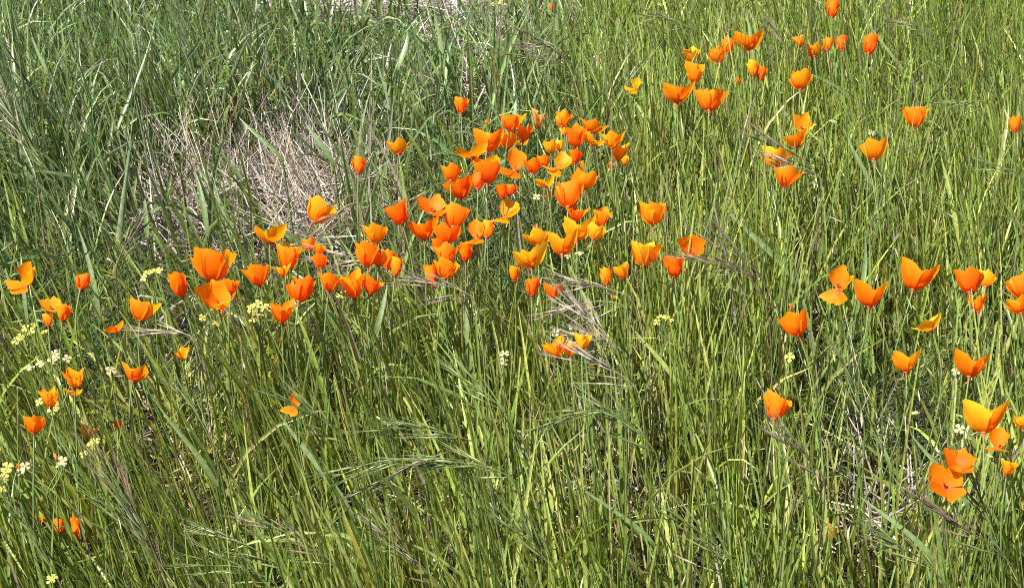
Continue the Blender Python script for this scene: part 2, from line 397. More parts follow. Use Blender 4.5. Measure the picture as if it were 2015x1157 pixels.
KINDS = {  # (azimuth, openness, length, half span) per petal; azimuth 0 faces the camera, 90 right. then ranges
    'fan':     ([(-44, 0, 1, 60), (42, 0, 1, 58), (136, -4, .97, 58), (-134, -2, .95, 58)], (22, 62), (-24, 5), 45),
    'heart':   ([(-62, 12, 1, 58), (64, 2, 1.06, 58), (0, -6, .78, 50), (180, -10, .72, 56)], (26, 66), (-22, 4), 8),
    'cup':     ([(-50, 0, 1, 60), (42, 2, .97, 60), (130, 0, 1, 60), (-140, 3, .96, 60)], (3, 36), (-18, 8), 40),
    'crumple': ([(-55, 6, 1, 50), (40, -4, .88, 48), (125, 8, 1.05, 52), (-130, 0, .9, 50)], (8, 50), (-14, 20), 40),
    'bud':     ([(-45, 0, 1, 85), (45, 0, .96, 85), (135, 0, .98, 85), (-135, 0, .95, 85)], (-2, 7), (-10, 15), 40),
    'bowl':    ([(-40, 0, 1, 58), (50, 4, 1, 58), (140, -4, 1.05, 58), (-130, 2, 1, 58)], (34, 64), (34, 68), 30),
    'gape':    ([(160, -30, 1.10, 62), (-72, 50, 1, 58), (70, -16, .95, 56), (-18, 52, .85, 58)], (30, 60), (4, 34), 14),
    'flat':    ([(-55, 4, 1, 56), (55, 6, 1, 56), (150, -8, .95, 56), (-140, 0, .95, 56)], (50, 80), (-14, 8), 20),
    'wilt':    ([(-60, 10, 1, 26), (50, -6, .8, 22), (140, 20, .9, 24), (-120, -4, 1.1, 24)], (0, 60), (-10, 20), 60),
}
def petal_points(az, op, ln, span, rip, ph, nu=11, nv=9, inner=0.0, rc=.6):
    """one petal on a cone-like surface round +Z; length 1; az in degrees from -Y (towards camera) to +X"""
    u = np.linspace(-1, 1, nu)[None, :]; v = np.linspace(0, 1, nv)[:, None]
    vv = v * (1 - .31 * np.abs(u) ** 2.8 + .05 * np.sin(5 * u + ph) + .03 * np.sin(11 * u + 2 * ph) + .02 * np.sin(17 * u + 3 * ph)) * ln
    s = np.linspace(0, 1.25, 26)
    opr = np.radians(np.clip(op, -20, 135))
    flat = min(1, max(0, (op - 62) / 35))
    psi = opr * (1.18 - .10 * flat - (.62 - .45 * flat) * s) + (1.2 - min(opr, 1.15)) * np.exp(-s * 5)
    ds = s[1] - s[0]
    rr = .05 + np.concatenate([[0], np.cumsum(np.sin(.5 * (psi[1:] + psi[:-1])) * ds)])
    hh = np.concatenate([[0], np.cumsum(np.cos(.5 * (psi[1:] + psi[:-1])) * ds)])
    rad = np.interp(vv, s, rr); hgt = np.interp(vv, s, hh)
    # a petal is a broad curved sheet of its own width, cupped round the axis
    hw = (.07 + .60 * np.clip(vv, 0, 2) ** .72) * (span / 56.0)
    disp = rip * v ** 1.6 * (np.sin(4.2 * u + ph) * .6 + np.sin(8.5 * u + 1.7 * ph) * .35 + np.sin(7 * v + 3 * u + ph) * .35)
    rad = np.maximum(rad + disp + inner * (.4 + v) + .012 * u, .02)
    hgt = hgt + disp * .35 + 0 * u
    Rc = np.maximum(rad * 1.08, rc)
    t = np.clip(hw * u / Rc, -2.2, 2.2)
    er = rad - Rc + Rc * np.cos(t); et = Rc * np.sin(t)
    a = math.radians(az)
    return np.stack([er * math.sin(a) + et * math.cos(a), -er * math.cos(a) + et * math.sin(a), hgt], -1), u + 0 * v, v + 0 * u
def flower_frame(lean, tip):
    """axis of the cup: lean in the picture plane (+ right), tip towards the viewer"""
    le, ti = math.radians(lean), math.radians(tip)
    ax = UPV * math.cos(le) * math.cos(ti) + RGT * math.sin(le) * math.cos(ti) - FWD * math.sin(ti)
    ax /= np.linalg.norm(ax)
    yv = FWD - ax * (FWD @ ax); yv /= np.linalg.norm(yv)
    xv = np.cross(yv, ax)
    return np.stack([xv, yv, ax], 0)          # local -> world: local @ M
def fit_flower(kind, w, h, lean, r):
    pet, (o0, o1), (t0, t1), daz = KINDS[kind]
    best = None
    for k in range(46):
        op = r.uniform(o0, o1); tp = r.uniform(t0, t1); da = r.uniform(-daz, daz); le = lean + r.uniform(-5, 5)
        rip = {'crumple': .13, 'wilt': .2, 'bud': .02, 'cup': .06}.get(kind, r.uniform(.05, .10)); ph = r.uniform(0, 6.28)
        jit = [(r.uniform(-7, 7), r.uniform(.93, 1.06)) for _ in pet]
        Mx = flower_frame(le, tp)
        rc = {'bud': .15, 'cup': .36, 'crumple': .42, 'wilt': .3}.get(kind, .62)
        prm = [(a + da, op + d + j[0], l * j[1], s, rip, ph + 1.9 * i, .03 if i % 2 else 0.0, rc) for i, ((a, d, l, s), j) in enumerate(zip(pet, jit))]
        P = np.concatenate([petal_points(*q[:6], nu=7, nv=5, inner=q[6], rc=q[7])[0].reshape(-1, 3) for q in prm]) @ Mx
        X, Yv = P @ RGT, P @ UPV
        bw, bh = np.ptp(X), np.ptp(Yv)
        cost = abs(math.log((bw / bh) / (w / h)))
        if best is None or cost < best[0]:
            best = (cost, prm, Mx, math.sqrt(w * h / (bw * bh)), (X.max() + X.min()) / 2, (Yv.max() + Yv.min()) / 2)
    return best
FLOWERS = []
pr = random.Random(21)
for line in POPPIES.strip().splitlines():
    d, label = line.split('|'); x, y, w, h, kind, lean, hue = d.split()
    x, y, w, h, lean, hue = float(x), float(y), float(w), float(h), float(lean), int(hue)
    low = 0.14 if (y > 1000) else (.30 if h < 18 or kind == 'wilt' else .38)
    z = low + pr.uniform(-.025, .03)
    if y < 120: z -= .04
    P = at(x, y, z); dep = (P - CAMP) @ FWD
    FLOWERS.append(dict(x=x, y=y, w=w, h=h, kind=kind, lean=lean, hue=hue, label=label, P=P, dep=dep))

# raster of the flower heads in the picture: blades growing in front of a head are thinned out
CELL = 4
FR = np.zeros((int(H0) // CELL + 2, int(W0) // CELL + 2), np.float32)
for fl in FLOWERS:
    if fl['kind'] == 'wilt' or fl['w'] < 15: continue
    a, b = max(0, int((fl['x'] - fl['w'] * .46) / CELL)), int((fl['x'] + fl['w'] * .46) / CELL)
    c, d = max(0, int((fl['y'] - fl['h'] * .46) / CELL)), int((fl['y'] + fl['h'] * .46) / CELL)
    FR[c:d + 1, a:b + 1] = np.maximum(FR[c:d + 1, a:b + 1], fl['dep'])
def hides_flower(P):
    px, py, dep = project(P)
    ix, iy = (px / CELL).astype(int), (py / CELL).astype(int)
    ok = (ix >= 0) & (iy >= 0) & (ix < FR.shape[1]) & (iy < FR.shape[0])
    dd = FR[np.clip(iy, 0, FR.shape[0] - 1), np.clip(ix, 0, FR.shape[1] - 1)]
    return (ok & (dep < dd - .01)).any(axis=1)

def build_poppy(fl, r):
    w_m, h_m = (1.04 if fl['w'] > 56 else 1.17) * fl['w'] * fl['dep'] / F, (1.04 if fl['w'] > 56 else 1.12) * fl['h'] * fl['dep'] / F
    cost, prm, Mx, sc, cx, cy = fit_flower(fl['kind'], w_m, h_m, fl['lean'], r)
    base = fl['P'] - RGT * cx * sc - UPV * cy * sc          # where the petals join
    foot = np.array([base[0] + r.uniform(-.03, .07), base[1] + r.uniform(-.05, .06), 0.0])
    foot[2] = ground_z(foot[0], foot[1])
    root = empty('poppy', foot)
    tag(root, fl['label'], 'poppy', 'orange poppies flowering in the grass')
    ax = Mx[2]
    mat = PETALS[fl['hue']]
    for i, q in enumerate(prm):
        g, u, v = petal_points(*q[:6], inner=q[6], rc=q[7])
        nv, nu = u.shape
        V = (g.reshape(-1, 3) * sc) @ Mx + base
        ii = (np.arange(nv - 1)[:, None] * nu + np.arange(nu - 1)[None]).ravel()
        mt = mat
        if fl['hue'] in (0, 1, 2) and r.random() < .16: mt = PETALS[fl['hue'] + 1]
        mesh_obj('petal', V, np.stack([ii, ii + 1, ii + nu + 1, ii + nu], 1), mt, root, uv=np.stack([u.ravel() * .5 + .5, v.ravel()], 1), org=foot)
    L = sc
    # flared rim under the petals
    prof = [(.0010, -.26 * L), (.0016, -.18 * L), (.0030, -.03 * L), (.0052, .0), (.0030, .004 * L), (.0022, .05 * L)]
    v, f = lathe([(rr * min(1, L / .03), hh) for rr, hh in prof], base, ax)
    mesh_obj('receptacle', v, f, M_RECEPT, root, org=foot)
    if fl['kind'] not in ('bud', 'wilt') and fl['w'] > 20:
        parts = []
        for k in range(14):
            a = r.uniform(0, 6.28); t = r.uniform(.05, .4); d = np.array([math.cos(a) * t, math.sin(a) * t, 1.0]) @ Mx
            p0 = base + ax * .02 * L; p1 = p0 + d * L * r.uniform(.22, .34)
            tv, tf = tube([p0, p0 * .4 + p1 * .6, p1], [.0004, .0005, .0009], 3); parts.append((tv, tf, np.zeros((len(tv), 3))))
        v, f, c = join_geo(parts); mesh_obj('stamens', v, f, M_STAMEN, root, org=foot)
    b0 = base - ax * .24 * L
    mid = np.array([foot[0] * .5 + b0[0] * .5 + r.uniform(-.015, .015), foot[1] * .5 + b0[1] * .5, b0[2] * .5])
    P = bez(foot - np.array([0, 0, .01]), np.array([foot[0], foot[1], foot[2] * .6 + b0[2] * .4]), b0 - ax * b0[2] * .3 + (mid - b0) * .05, b0, 12)
    v, f = tube(P, np.linspace(.0019, .0012, 12), 5)
    mesh_obj('stem', v, f, M_STEM, root, org=foot)
for fl in FLOWERS: build_poppy(fl, pr)

# ------------------------------------------------------------------ blades
def blades(base, L, Wd, th0, phi, curl, tw, c0, c1, K=5, prof='leaf', fold=.3, dphi=None, droop_p=1.7):
    """N curved, folded grass blades; returns V,F,C and the centre lines"""
    N = len(base); s = np.linspace(0, 1, K + 1)
    th = th0[:, None] + curl[:, None] * s[None] ** droop_p
    ph = phi[:, None] + (0 if dphi is None else dphi[:, None] * s[None])
    T = np.stack([np.sin(th) * np.cos(ph), np.sin(th) * np.sin(ph), np.cos(th)], -1)
    step = (L / K)[:, None, None] * .5 * (T[:, 1:] + T[:, :-1])
    C = np.concatenate([base[:, None], base[:, None] + np.cumsum(step, 1)], 1)
    S0 = np.stack([-np.sin(ph), np.cos(ph), 0 * ph], -1); Nn = np.cross(S0, T)
    t = (tw[:, 0:1] + tw[:, 1:2] * s[None])[..., None]
    S = np.cos(t) * S0 + np.sin(t) * Nn; Nn = np.cos(t) * Nn - np.sin(t) * S0
    if prof == 'leaf': pw = np.minimum(1, .45 + 2.2 * s) * np.clip(1 - s ** 2.6, .02, 1)
    elif prof == 'stem': pw = 1 - .55 * s
    else: pw = np.clip(np.sin(math.pi * np.clip(s, .02, .98)), .05, 1)
    hw = .5 * Wd[:, None, None] * pw[None, :, None]
    V = np.stack([C - S * hw, C + Nn * hw * fold * 2, C + S * hw], 2)      # N,K+1,3,3
    V = V.reshape(N, -1, 3)
    k = np.arange(K)[:, None] * 3
    f = np.concatenate([k + np.array([[0, 1, 4, 3]]), k + np.array([[1, 2, 5, 4]])], 0)
    Fq = (f[None] + (np.arange(N) * (K + 1) * 3)[:, None, None]).reshape(-1, 4)
    cc = c0[:, None] * (1 - s[None, :, None]) + c1[:, None] * s[None, :, None]
    Cc = np.repeat(cc, 3, 1)
    return V.reshape(-1, 3), Fq, Cc.reshape(-1, 3), C
def centre_lines(base, L, th0, phi, curl, K=5, droop_p=1.7):
    s = np.linspace(0, 1, K + 1); th = th0[:, None] + curl[:, None] * s[None] ** droop_p
    T = np.stack([np.sin(th) * np.cos(phi)[:, None], np.sin(th) * np.sin(phi)[:, None], np.cos(th)], -1)
    return np.concatenate([base[:, None], base[:, None] + np.cumsum((L / K)[:, None, None] * .5 * (T[:, 1:] + T[:, :-1]), 1)], 1)
def blob(px, py, cx, cy, rx, ry):
    q = 1 + .35 * np.sin(px * .031 + 1) * np.cos(py * .043) + .3 * np.sin(px * .083 - py * .061 + cx)
    return np.exp(-1.1 * (((px - cx) / rx) ** 2 + ((py - cy) / ry) ** 2) * q)
CLEAR = [(590, 385, 150, 80, .92), (370, 430, 130, 70, .75), (930, 180, 60, 70, .6), (470, 470, 120, 50, .6), (660, 470, 70, 60, .6),
         (300, 840, 36, 45, .5), (1715, 1010, 90, 70, .4), (760, 6, 260, 16, .95), (1595, 650, 30, 40, .6), 
         (1080, 180, 60, 60, .35), (560, 300, 120, 40, .35), (820, 1060, 60, 60, .4), (1250, 1000, 60, 60, .35), (1140, 950, 50, 70, .35)]
def clear_mask(px, py):
    m = np.zeros_like(px)
    for cx, cy, rx, ry, a in CLEAR: m = np.maximum(m, a * blob(px, py, cx, cy, rx, ry))
    return m
FERN = [(150, 600, 230, 150, 1), (60, 430, 110, 60, 1), (820, 330, 140, 90, 1), (1000, 420, 250, 190, 1), (1130, 560, 130, 80, .8),
        (1720, 720, 200, 70, 1), (1850, 800, 150, 90, .8), (1900, 650, 120, 50, .5), (620, 660, 180, 70, .6), (1640, 820, 120, 60, .6), (420, 870, 90, 50, 1)]
def fern_mask(px, py):
    m = np.zeros_like(px)
    for cx, cy, rx, ry, a in FERN: m = np.maximum(m, a * blob(px, py, cx, cy, rx, ry))
    return m
def sample_xy(N, y0=1.22, y1=5.6, margin=.45):
    y = np.sqrt(rng.uniform(y0 * y0 * .55, y1 * y1, N * 2)); y = y[y > y0][:N]
    while len(y) < N: y = np.concatenate([y, rng.uniform(y0, y1, N - len(y))])
    hw = .355 * y + margin
    return rng.uniform(-1, 1, N) * hw, y
def smooth(a, b, x): t = np.clip((x - a) / (b - a), 0, 1); return t * t * (3 - 2 * t)
def patchy(x, y, k=1.0, s=0.0):
    return .5 + .25 * (np.sin(4.1 * k * x + 1.3 + s) * np.cos(3.3 * k * y + .4 - s) + np.sin(7.7 * k * x - 2.9 * k * y + s))
PAL_BLUE = np.array([(.140, .225, .095), (.185, .270, .140), (.100, .175, .065), (.235, .310, .185), (.15, .235, .075)])
PAL_YEL = np.array([(.250, .335, .065), (.190, .270, .055), (.310, .375, .090), (.115, .170, .036), (.38, .41, .13), (.21, .32, .085)])
PAL_DRY = np.array([(.27, .225, .165), (.20, .16, .115), (.33, .29, .24), (.14, .105, .08), (.29, .25, .19)])
def pick(pal, N, jit=.28):
    return pal[rng.integers(0, len(pal), N)] * rng.uniform(1 - jit, 1 + jit, (N, 1)) * rng.uniform(.94, 1.06, (N, 3))
def lean_vec(x, y, N, sd):
    bx = -.07 - .05 * np.sin(2.1 * x + 1.4 * y); by = .04 * np.sin(3 * x)
    tx = bx + rng.normal(0, sd, N); ty = by + rng.normal(0, sd, N)
    return np.hypot(tx, ty), np.arctan2(ty, tx)
def grass_layer(N, hlo, hhi, wlo, whi, curl_m, curl_s, sd, kind, keep_clear=1.05, hide=.74, K=5):
    x, y = sample_xy(N)
    # tussocks: pull some of the blades towards shared feet
    tx, ty = sample_xy(max(60, N // 14)); idx = rng.integers(0, len(tx), N); pull = rng.random(N) < .55
    x = np.where(pull, tx[idx] + rng.normal(0, .018, N), x); y = np.where(pull, ty[idx] + rng.normal(0, .018, N), y)
    base = np.stack([x, y, ground_z(x, y) - .004], 1)
    px, py, _ = project(base)
    blue = smooth(1300, 950, px) * smooth(820, 560, py)          # broad blue-green leaves grow at the back left
    L = rng.uniform(hlo, hhi, N) * (.85 + .3 * patchy(x, y))
    L *= 1 - .25 * smooth(3.4, 4.6, y)
    Wd = rng.uniform(wlo, whi, N)
    th, ph = lean_vec(x, y, N, sd)
    curl = np.abs(rng.normal(curl_m, curl_s, N))
    if kind == 'leaf': bent = rng.random(N) < .3; curl = np.where(bent, rng.uniform(1.3, 2.3, N), curl)
    if kind == 'leaf': p = .25 + .75 * blue; Wd = Wd * (.75 + .55 * blue)
    elif kind == 'stem': p = 1 - .72 * blue
    else: p = np.ones(N)
    p = p * (y < path_edge(x) - .02 + .1 * rng.random(N))
    C = centre_lines(base, L, th, ph, curl)
    cx, cy, _ = project(C)
    m = clear_mask(cx, cy).max(1); fm = np.maximum(fern_mask(px, py - 120), .85 * fern_mask(cx[:, 2:], cy[:, 2:]).max(1) * (L > .16))
    p = p * np.clip(1 - keep_clear * m, 0, 1) ** 2 * np.clip(1 - 1.0 * fm, .06, 1)
    if hide: p = p * np.where(hides_flower(C), 1 - hide, 1)
    k = rng.random(N) < p
    x, y, base, L, Wd, th, ph, curl, blue = [a[k] for a in (x, y, base, L, Wd, th, ph, curl, blue)]
    n = len(x)
    cb, cy_ = pick(PAL_BLUE, n), pick(PAL_YEL, n)
    mixb = np.clip(blue * .9 + .25 * (patchy(x, y, 2) - .5) + rng.normal(0, .12, n), 0, 1)[:, None]
    c1 = cb * mixb + cy_ * (1 - mixb)
    if kind == 'broad': c1 *= 1.2
    c0 = c1 * np.array([1.15, 1.02, .9]) * .9
    dry = rng.random(n) < .05
    c1[dry] = pick(PAL_DRY, dry.sum()); c0[dry] = c1[dry]
    tw = np.stack([rng.normal(0, 1.0, n), rng.normal(0, .9, n)], 1)
    v, f, c, _ = blades(base, L, Wd, th, ph, curl, tw, c0, c1, K=K, prof='leaf' if kind != 'stem' else 'stem', fold=.32, dphi=rng.normal(0, .5, n))
    print(kind, n)
    return v, f, c
parts = [grass_layer(24000, .20, .42, .0075, .0130, .75, .6, .17, 'leaf', K=6),
         grass_layer(18000, .24, .44, .0036, .0062, .16, .14, .08, 'stem'),
         grass_layer(19000, .20, .40, .0055, .0105, .28, .30, .10, 'blade'),
         grass_layer(3200, .28, .44, .0090, .0135, .55, .5, .14, 'broad', K=7)]
v, f, c = join_geo(parts)
tag(mesh_obj('grass', v, f, M_GRASS, col=c), 'dense tall green grass filling the meadow', 'grass', kind='stuff')
parts = [grass_layer(34000, .04, .14, .0020, .0045, .8, .6, .35, 'blade', keep_clear=.8, hide=0, K=4)]
v, f, c = join_geo(parts)
tag(mesh_obj('short_grass', v, f, M_GRASS, col=c * .9), 'short green undergrowth at the feet of the tall grass', 'undergrowth', kind='stuff')

# dry straw: everywhere thin on the ground, thick in the bare patches
def straw(N, zmax, lo, hi, flat, only_clear):
    x, y = sample_xy(N, y1=4.9); base = np.stack([x, y, ground_z(x, y) + rng.uniform(0, 1, N) ** 2 * zmax], 1)
    px, py, _ = project(base); m = clear_mask(px, py)
    k = rng.random(N) < (m if only_clear else 1.0)
    base = base[k]; n = len(base)
    L = rng.uniform(lo, hi, n); th = np.clip(rng.normal(flat, .22, n), .1, 1.75); ph = rng.uniform(0, 6.28, n)
    ph = np.where(rng.random(n) < .45, rng.normal(2.2, .5, n), ph)
    curl = rng.normal(.1, .25, n)
    C = centre_lines(base, L, th, ph, curl, K=3)
    hf = hides_flower(C); base, L, th, ph, curl = [a[~hf] for a in (base, L, th, ph, curl)]; n = len(base)
    c1 = pick(PAL_DRY, n, .3); grey = rng.random(n) < .5
    c1[grey] = c1[grey].mean(1, keepdims=True) * np.array([1.1, 1.0, .92])
    c1 *= 1.55 if only_clear else .6      # colour raised in the bare patches, darkened for straw under the grass
    v, f, c, _ = blades(base, L, rng.uniform(.0016, .0046, n), th, ph, curl, rng.normal(0, .8, (n, 2)), c1 * .9, c1, K=3, prof='stem', fold=.35)
    v[:, 2] = np.maximum(v[:, 2], .003)
    return v, f, c
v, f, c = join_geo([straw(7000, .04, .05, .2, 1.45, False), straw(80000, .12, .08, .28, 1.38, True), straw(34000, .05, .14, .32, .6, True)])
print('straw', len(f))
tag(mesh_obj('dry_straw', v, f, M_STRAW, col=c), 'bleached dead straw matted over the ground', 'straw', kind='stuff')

# feathery poppy leaves and other low, finely cut foliage
def fern(N):
    x, y = sample_xy(N, y1=4.8); b0 = np.stack([x, y, ground_z(x, y)], 1); px, py, _ = project(b0)
    k = rng.random(N) < (.06 + .94 * fern_mask(px, py - 120)); x, y, b0 = x[k], y[k], b0[k]; n = len(x)
    px, py, _ = project(b0)
    th = np.abs(rng.normal(.35, .25, n)); ph = rng.uniform(0, 6.28, n); L = rng.uniform(.08, .27, n); curl = rng.uniform(.1, .9, n)
    C = centre_lines(b0, L, th, ph, curl, K=6)
    keep = ~hides_flower(C) & (rng.random(n) > .8 * clear_mask(*project(C)[:2]).max(1)); C, L = C[keep], L[keep]; n = len(L)
    pal = np.array([(.055, .105, .034), (.075, .14, .04), (.045, .085, .03), (.10, .16, .04), (.08, .085, .035)])
    col = pick(pal, n, .25)
    px, py, _ = project(C[:, 0])
    yl = rng.random(n) < .85 * blob(px, py, 420, 980, 130, 90) + .12; col[yl] = pick(np.array([(.30, .32, .05), (.24, .26, .06), (.36, .33, .08)]), yl.sum())
    out = []
    for i in range(2, 7):                      # leaflets fork off at every joint
        for side in (-1, 1):
            for rep in range(2):
                t = rng.uniform(0, 1, n)[:, None]; p = C[:, i - 1] * t + C[:, i] * (1 - t)
                d = C[:, i] - C[:, i - 1]; az = np.arctan2(d[:, 1], d[:, 0]) + side * rng.uniform(.5, 1.3, n)
                l = L * rng.uniform(.10, .22, n)
                out.append(blades(p, l, rng.uniform(.0012, .0026, n), rng.uniform(.5, 1.4, n), az, rng.normal(0, .4, n), rng.normal(0, .6, (n, 2)), col, col * 1.25, K=2, prof='lens', fold=.2)[:3])
    return join_geo(out)
v, f, c = fern(26000); print('fern', len(f))
tag(mesh_obj('feathery_foliage', v, f, M_FOLI, col=c), 'low feathery finely cut green leaves under the poppies', 'foliage', kind='stuff')

# loose spikelets: small pale florets hanging on the grass
def spikelets(N):
    x, y = sample_xy(N, y1=4.4); z = rng.uniform(.12, .40, N); P = np.stack([x, y, z], 1)
    px, py, _ = project(P)
    k = (rng.random(N) < .35 + .65 * smooth(1000, 1300, px) * smooth(150, 500, py)) & (clear_mask(px, py) < .3) & (y < path_edge(x) - .1)
    P = P[k]; n = len(P); L = rng.uniform(.012, .030, n)
    th = np.abs(rng.normal(.35, .4, n)); ph = rng.normal(3.1, 1.0, n)
    C = centre_lines(P, L, th, ph, 0 * th, K=2); kk = ~hides_flower(C); P, L, th, ph = P[kk], L[kk], th[kk], ph[kk]; n = len(P)
    c = pick(np.array([(.34, .36, .14), (.42, .40, .22), (.24, .27, .09), (.50, .46, .32), (.30, .20, .13)]), n)
    return blades(P, L, rng.uniform(.0018, .0038, n), th, ph, rng.normal(0, .2, n), rng.normal(0, 1, (n, 2)), c, c * 1.1, K=3, prof='lens', fold=.4)[:3]
v, f, c = spikelets(8000)
tag(mesh_obj('grass_florets', v, f, M_GRASS, col=c), 'small pale florets scattered through the grass tops', 'grass florets', kind='stuff')

# ------------------------------------------------------------------ nodding brome heads
# x0 y0 (where the head leaves its stem) x1 y1 (its tip), number of spikelets, colour g green / d dry / p purple
BROMES = """
905 905 625 925 12 g|longest green brome head, arching flat over yellow-green grass
930 868 730 842 10 g|green brome head arching just behind the longest one
1005 938 840 905 10 g|green brome head overlapping the longest one's stem
880 890 660 1000 9 p|purplish brome head drooping before the longest green one
930 585 822 556 9 d|bleached brome head beneath the leaning rolled poppy
1235 582 1062 556 11 d|bleached brome head with long awns before the dull red poppy
1225 600 1090 606 8 d|bleached brome head hanging under the one before the dull red poppy
1215 690 1120 596 11 d|dry brome head rising steeply below the bleached awns
1200 720 1150 640 9 d|dry upright brome head beside the bright yellow poppy
1225 690 1130 665 8 d|dry brome head spreading beside the bright yellow poppy
1250 760 1130 700 9 d|dry brome head low before the bright yellow poppy
1515 575 1415 462 10 p|purplish brome head slanting beyond the poppy showing its red inside
1500 585 1370 440 9 p|purplish brome head slanting through the green grass
1450 540 1355 505 8 p|purplish brome head beside the plain orange cup poppy
1120 120 1000 55 10 p|purplish brome head arching over a short bleached one
1115 135 990 100 9 p|purplish brome head hanging under a short bleached one
1105 100 1060 92 6 d|short bleached brome head between two purplish ones
1375 65 1255 22 9 p|purplish brome head arching before far pale yellow radish flowers
60 300 8 200 9 d|straw-coloured brome head in blue-green leaves
135 400 70 300 7 g|upright green brome head in blue-green leaves
330 1150 215 880 12 p|longest brush-like purplish brome head leaning over
300 1090 180 860 10 p|brush-like purplish brome head alongside the longest brush
250 1040 130 890 9 g|brush-like green brome head behind the orange poppy split by stems
120 1150 20 960 9 g|brush-like green brome head before the frilled amber poppy
560 1120 385 1035 11 g|green brome head bowing beside the longest brush-like one
540 1145 390 1100 9 g|green brome head bowing under another beside the longest brush
660 1110 480 1010 11 p|purplish brome head below the broad slanting blue-green blade
680 870 570 780 10 g|upright green brome head behind the lone poppy
1215 808 1050 838 9 g|flat green brome head below the two-petalled poppy
1290 890 1190 800 9 g|upright green brome head beside a flat arching one
1990 1110 1800 985 12 p|long brush-like purplish brome head below the red poppies
1960 1060 1860 860 12 g|dark green brome head leaning across the red-centred poppy
1600 330 1480 262 9 p|purplish brome head behind the square-topped poppy
1610 345 1515 322 8 d|bleached brome head lying before the square-topped poppy
1955 205 1845 205 8 g|horizontal green brome head behind the lone orange poppy
2010 350 1955 330 6 g|short green brome head below the narrow crossed poppy
720 440 610 470 9 p|purplish brome head hanging over the straw
705 400 640 440 7 d|bleached brome head hanging over the straw
740 520 625 505 7 d|bleached brome head touching the tiny orange poppy
380 665 300 658 6 d|bleached brome head beside the smooth fan poppy
230 520 280 440 7 p|purplish brome head rising before the straw
1460 1130 1330 1010 10 g|upright green brome head beside the horizontal snapped blade
1100 1140 990 1010 10 g|upright green brome head between thick jointed stems
860 1150 740 1040 10 p|purplish brome head among bare straw gaps
1560 120 1500 30 8 p|dark purplish brome head between the wide gravel-side poppy and the row of four
1765 100 1735 20 9 p|dark feathery brome head beside the striped goblet poppy
1840 70 1760 40 7 p|purplish brome head beside the dark feathery one
420 880 350 760 9 g|upright green brome head before the olive moss
1000 820 900 740 8 g|upright green brome head behind the longest arching ones
1700 830 1660 700 8 g|upright green brome head before the folded orange poppy
1860 1150 1740 1050 9 g|upright green brome head over pale straw
1620 940 1540 860 8 p|purplish brome head below the streaked veiled poppy
"""
PAL_B = {'g': [(.17, .23, .07), (.22, .26, .09), (.13, .18, .05)], 'd': [(.31, .255, .195), (.22, .17, .14), (.37, .32, .25)], 'p': [(.17, .15, .08), (.22, .16, .11), (.15, .19, .07)]}
def lens_body(p0, p1, w, sides=4):
    t = np.array([0, .25, .6, .9, 1.0])[:, None]; P = p0 * (1 - t) + p1 * t
    return tube(P, np.array([.25, .95, 1.0, .5, .12]) * w, sides)
def build_brome(x0, y0, x1, y1, n, hue, label, r):
    z0 = r.uniform(.36, .42) if y0 < 1000 else r.uniform(.26, .36)
    A = at(x0, y0, z0); dep = (A - CAMP) @ FWD
    d = (RGT * (x1 - x0) - UPV * (y1 - y0)) * dep / F + FWD * r.uniform(-.02, .02)
    Bp = A + d; ln = np.linalg.norm(d)
    foot = np.array([A[0] - d[0] * .25 + r.uniform(-.02, .03), A[1] - d[1] * .2 + r.uniform(-.03, .03), 0.]); foot[2] = ground_z(foot[0], foot[1])
    root = empty('brome_plant', foot)
    tag(root, label, 'brome', {'g': 'green brome heads', 'd': 'bleached brome heads', 'p': 'purplish brome heads'}[hue])
    pal = PAL_B[hue]
    axis = bez(A, A + d * .3 + np.array([0, 0, .012]), A + d * .55 + np.array([0, 0, .01]), A + d * .72, 9)
    sv, sf = tube(np.concatenate([bez(foot - np.array([0, 0, .01]), foot * .6 + np.array([A[0], A[1], z0]) * .4, A - d * .25 + np.array([0, 0, -.015]), A, 10)[:-1], axis]),
                  np.concatenate([np.linspace(.0017, .0011, 9), np.linspace(.0010, .0005, 9)]), 4)
    sc_ = np.array((.26, .25, .12)) if hue == 'd' else np.array(pal[0]) * .95
    mesh_obj('stem', sv, sf, M_STRAW if hue == 'd' else M_GRASS, root, col=np.tile(sc_, (len(sv), 1)), org=foot)
    du = d / ln
    side = np.cross(du, FWD); side /= np.linalg.norm(side)
    for i in range(n):
        t = .05 + .95 * i / max(1, n - 1)
        s = axis[int(t * 8)]
        sp = r.uniform(-.38, .38) * (1.15 - .5 * t); dp = r.uniform(-.25, .25)
        dd = du + side * sp + FWD * dp + np.array([0, 0, -.10]); dd /= np.linalg.norm(dd)
        p0 = s + dd * r.uniform(.008, .03); bl = r.uniform(.018, .030); p1 = p0 + dd * bl
        parts = []
        cc = np.array(pal[r.randrange(3)]) * r.uniform(.85, 1.2)
        tv, tf = tube([s, p0], [.0004, .0004], 3); parts.append((tv, tf, np.tile(cc, (len(tv), 1))))
        tv, tf = lens_body(p0, p1, r.uniform(.0013, .0021)); parts.append((tv, tf, np.tile(cc, (len(tv), 1))))
        for k in range(4):                       # awns
            b = p0 + dd * bl * (.45 + .15 * k)
            e = b + (dd + side * r.uniform(-.14, .14) + FWD * r.uniform(-.12, .12)) * r.uniform(.025, .045)
            tv, tf = tube([b, b * .5 + e * .5, e], [.00055, .0004, .00018], 3); parts.append((tv, tf, np.tile(cc * 1.15, (len(tv), 1))))
        v, f, c = join_geo(parts)
        mesh_obj('spikelet', v, f, M_STRAW if hue == 'd' else M_GRASS, root, col=c, org=foot)
br = random.Random(5)
for line in BROMES.strip().splitlines():
    d, label = line.split('|'); q = d.split()
    build_brome(*[float(k) for k in q[:4]], int(q[4]), q[5], label, br)

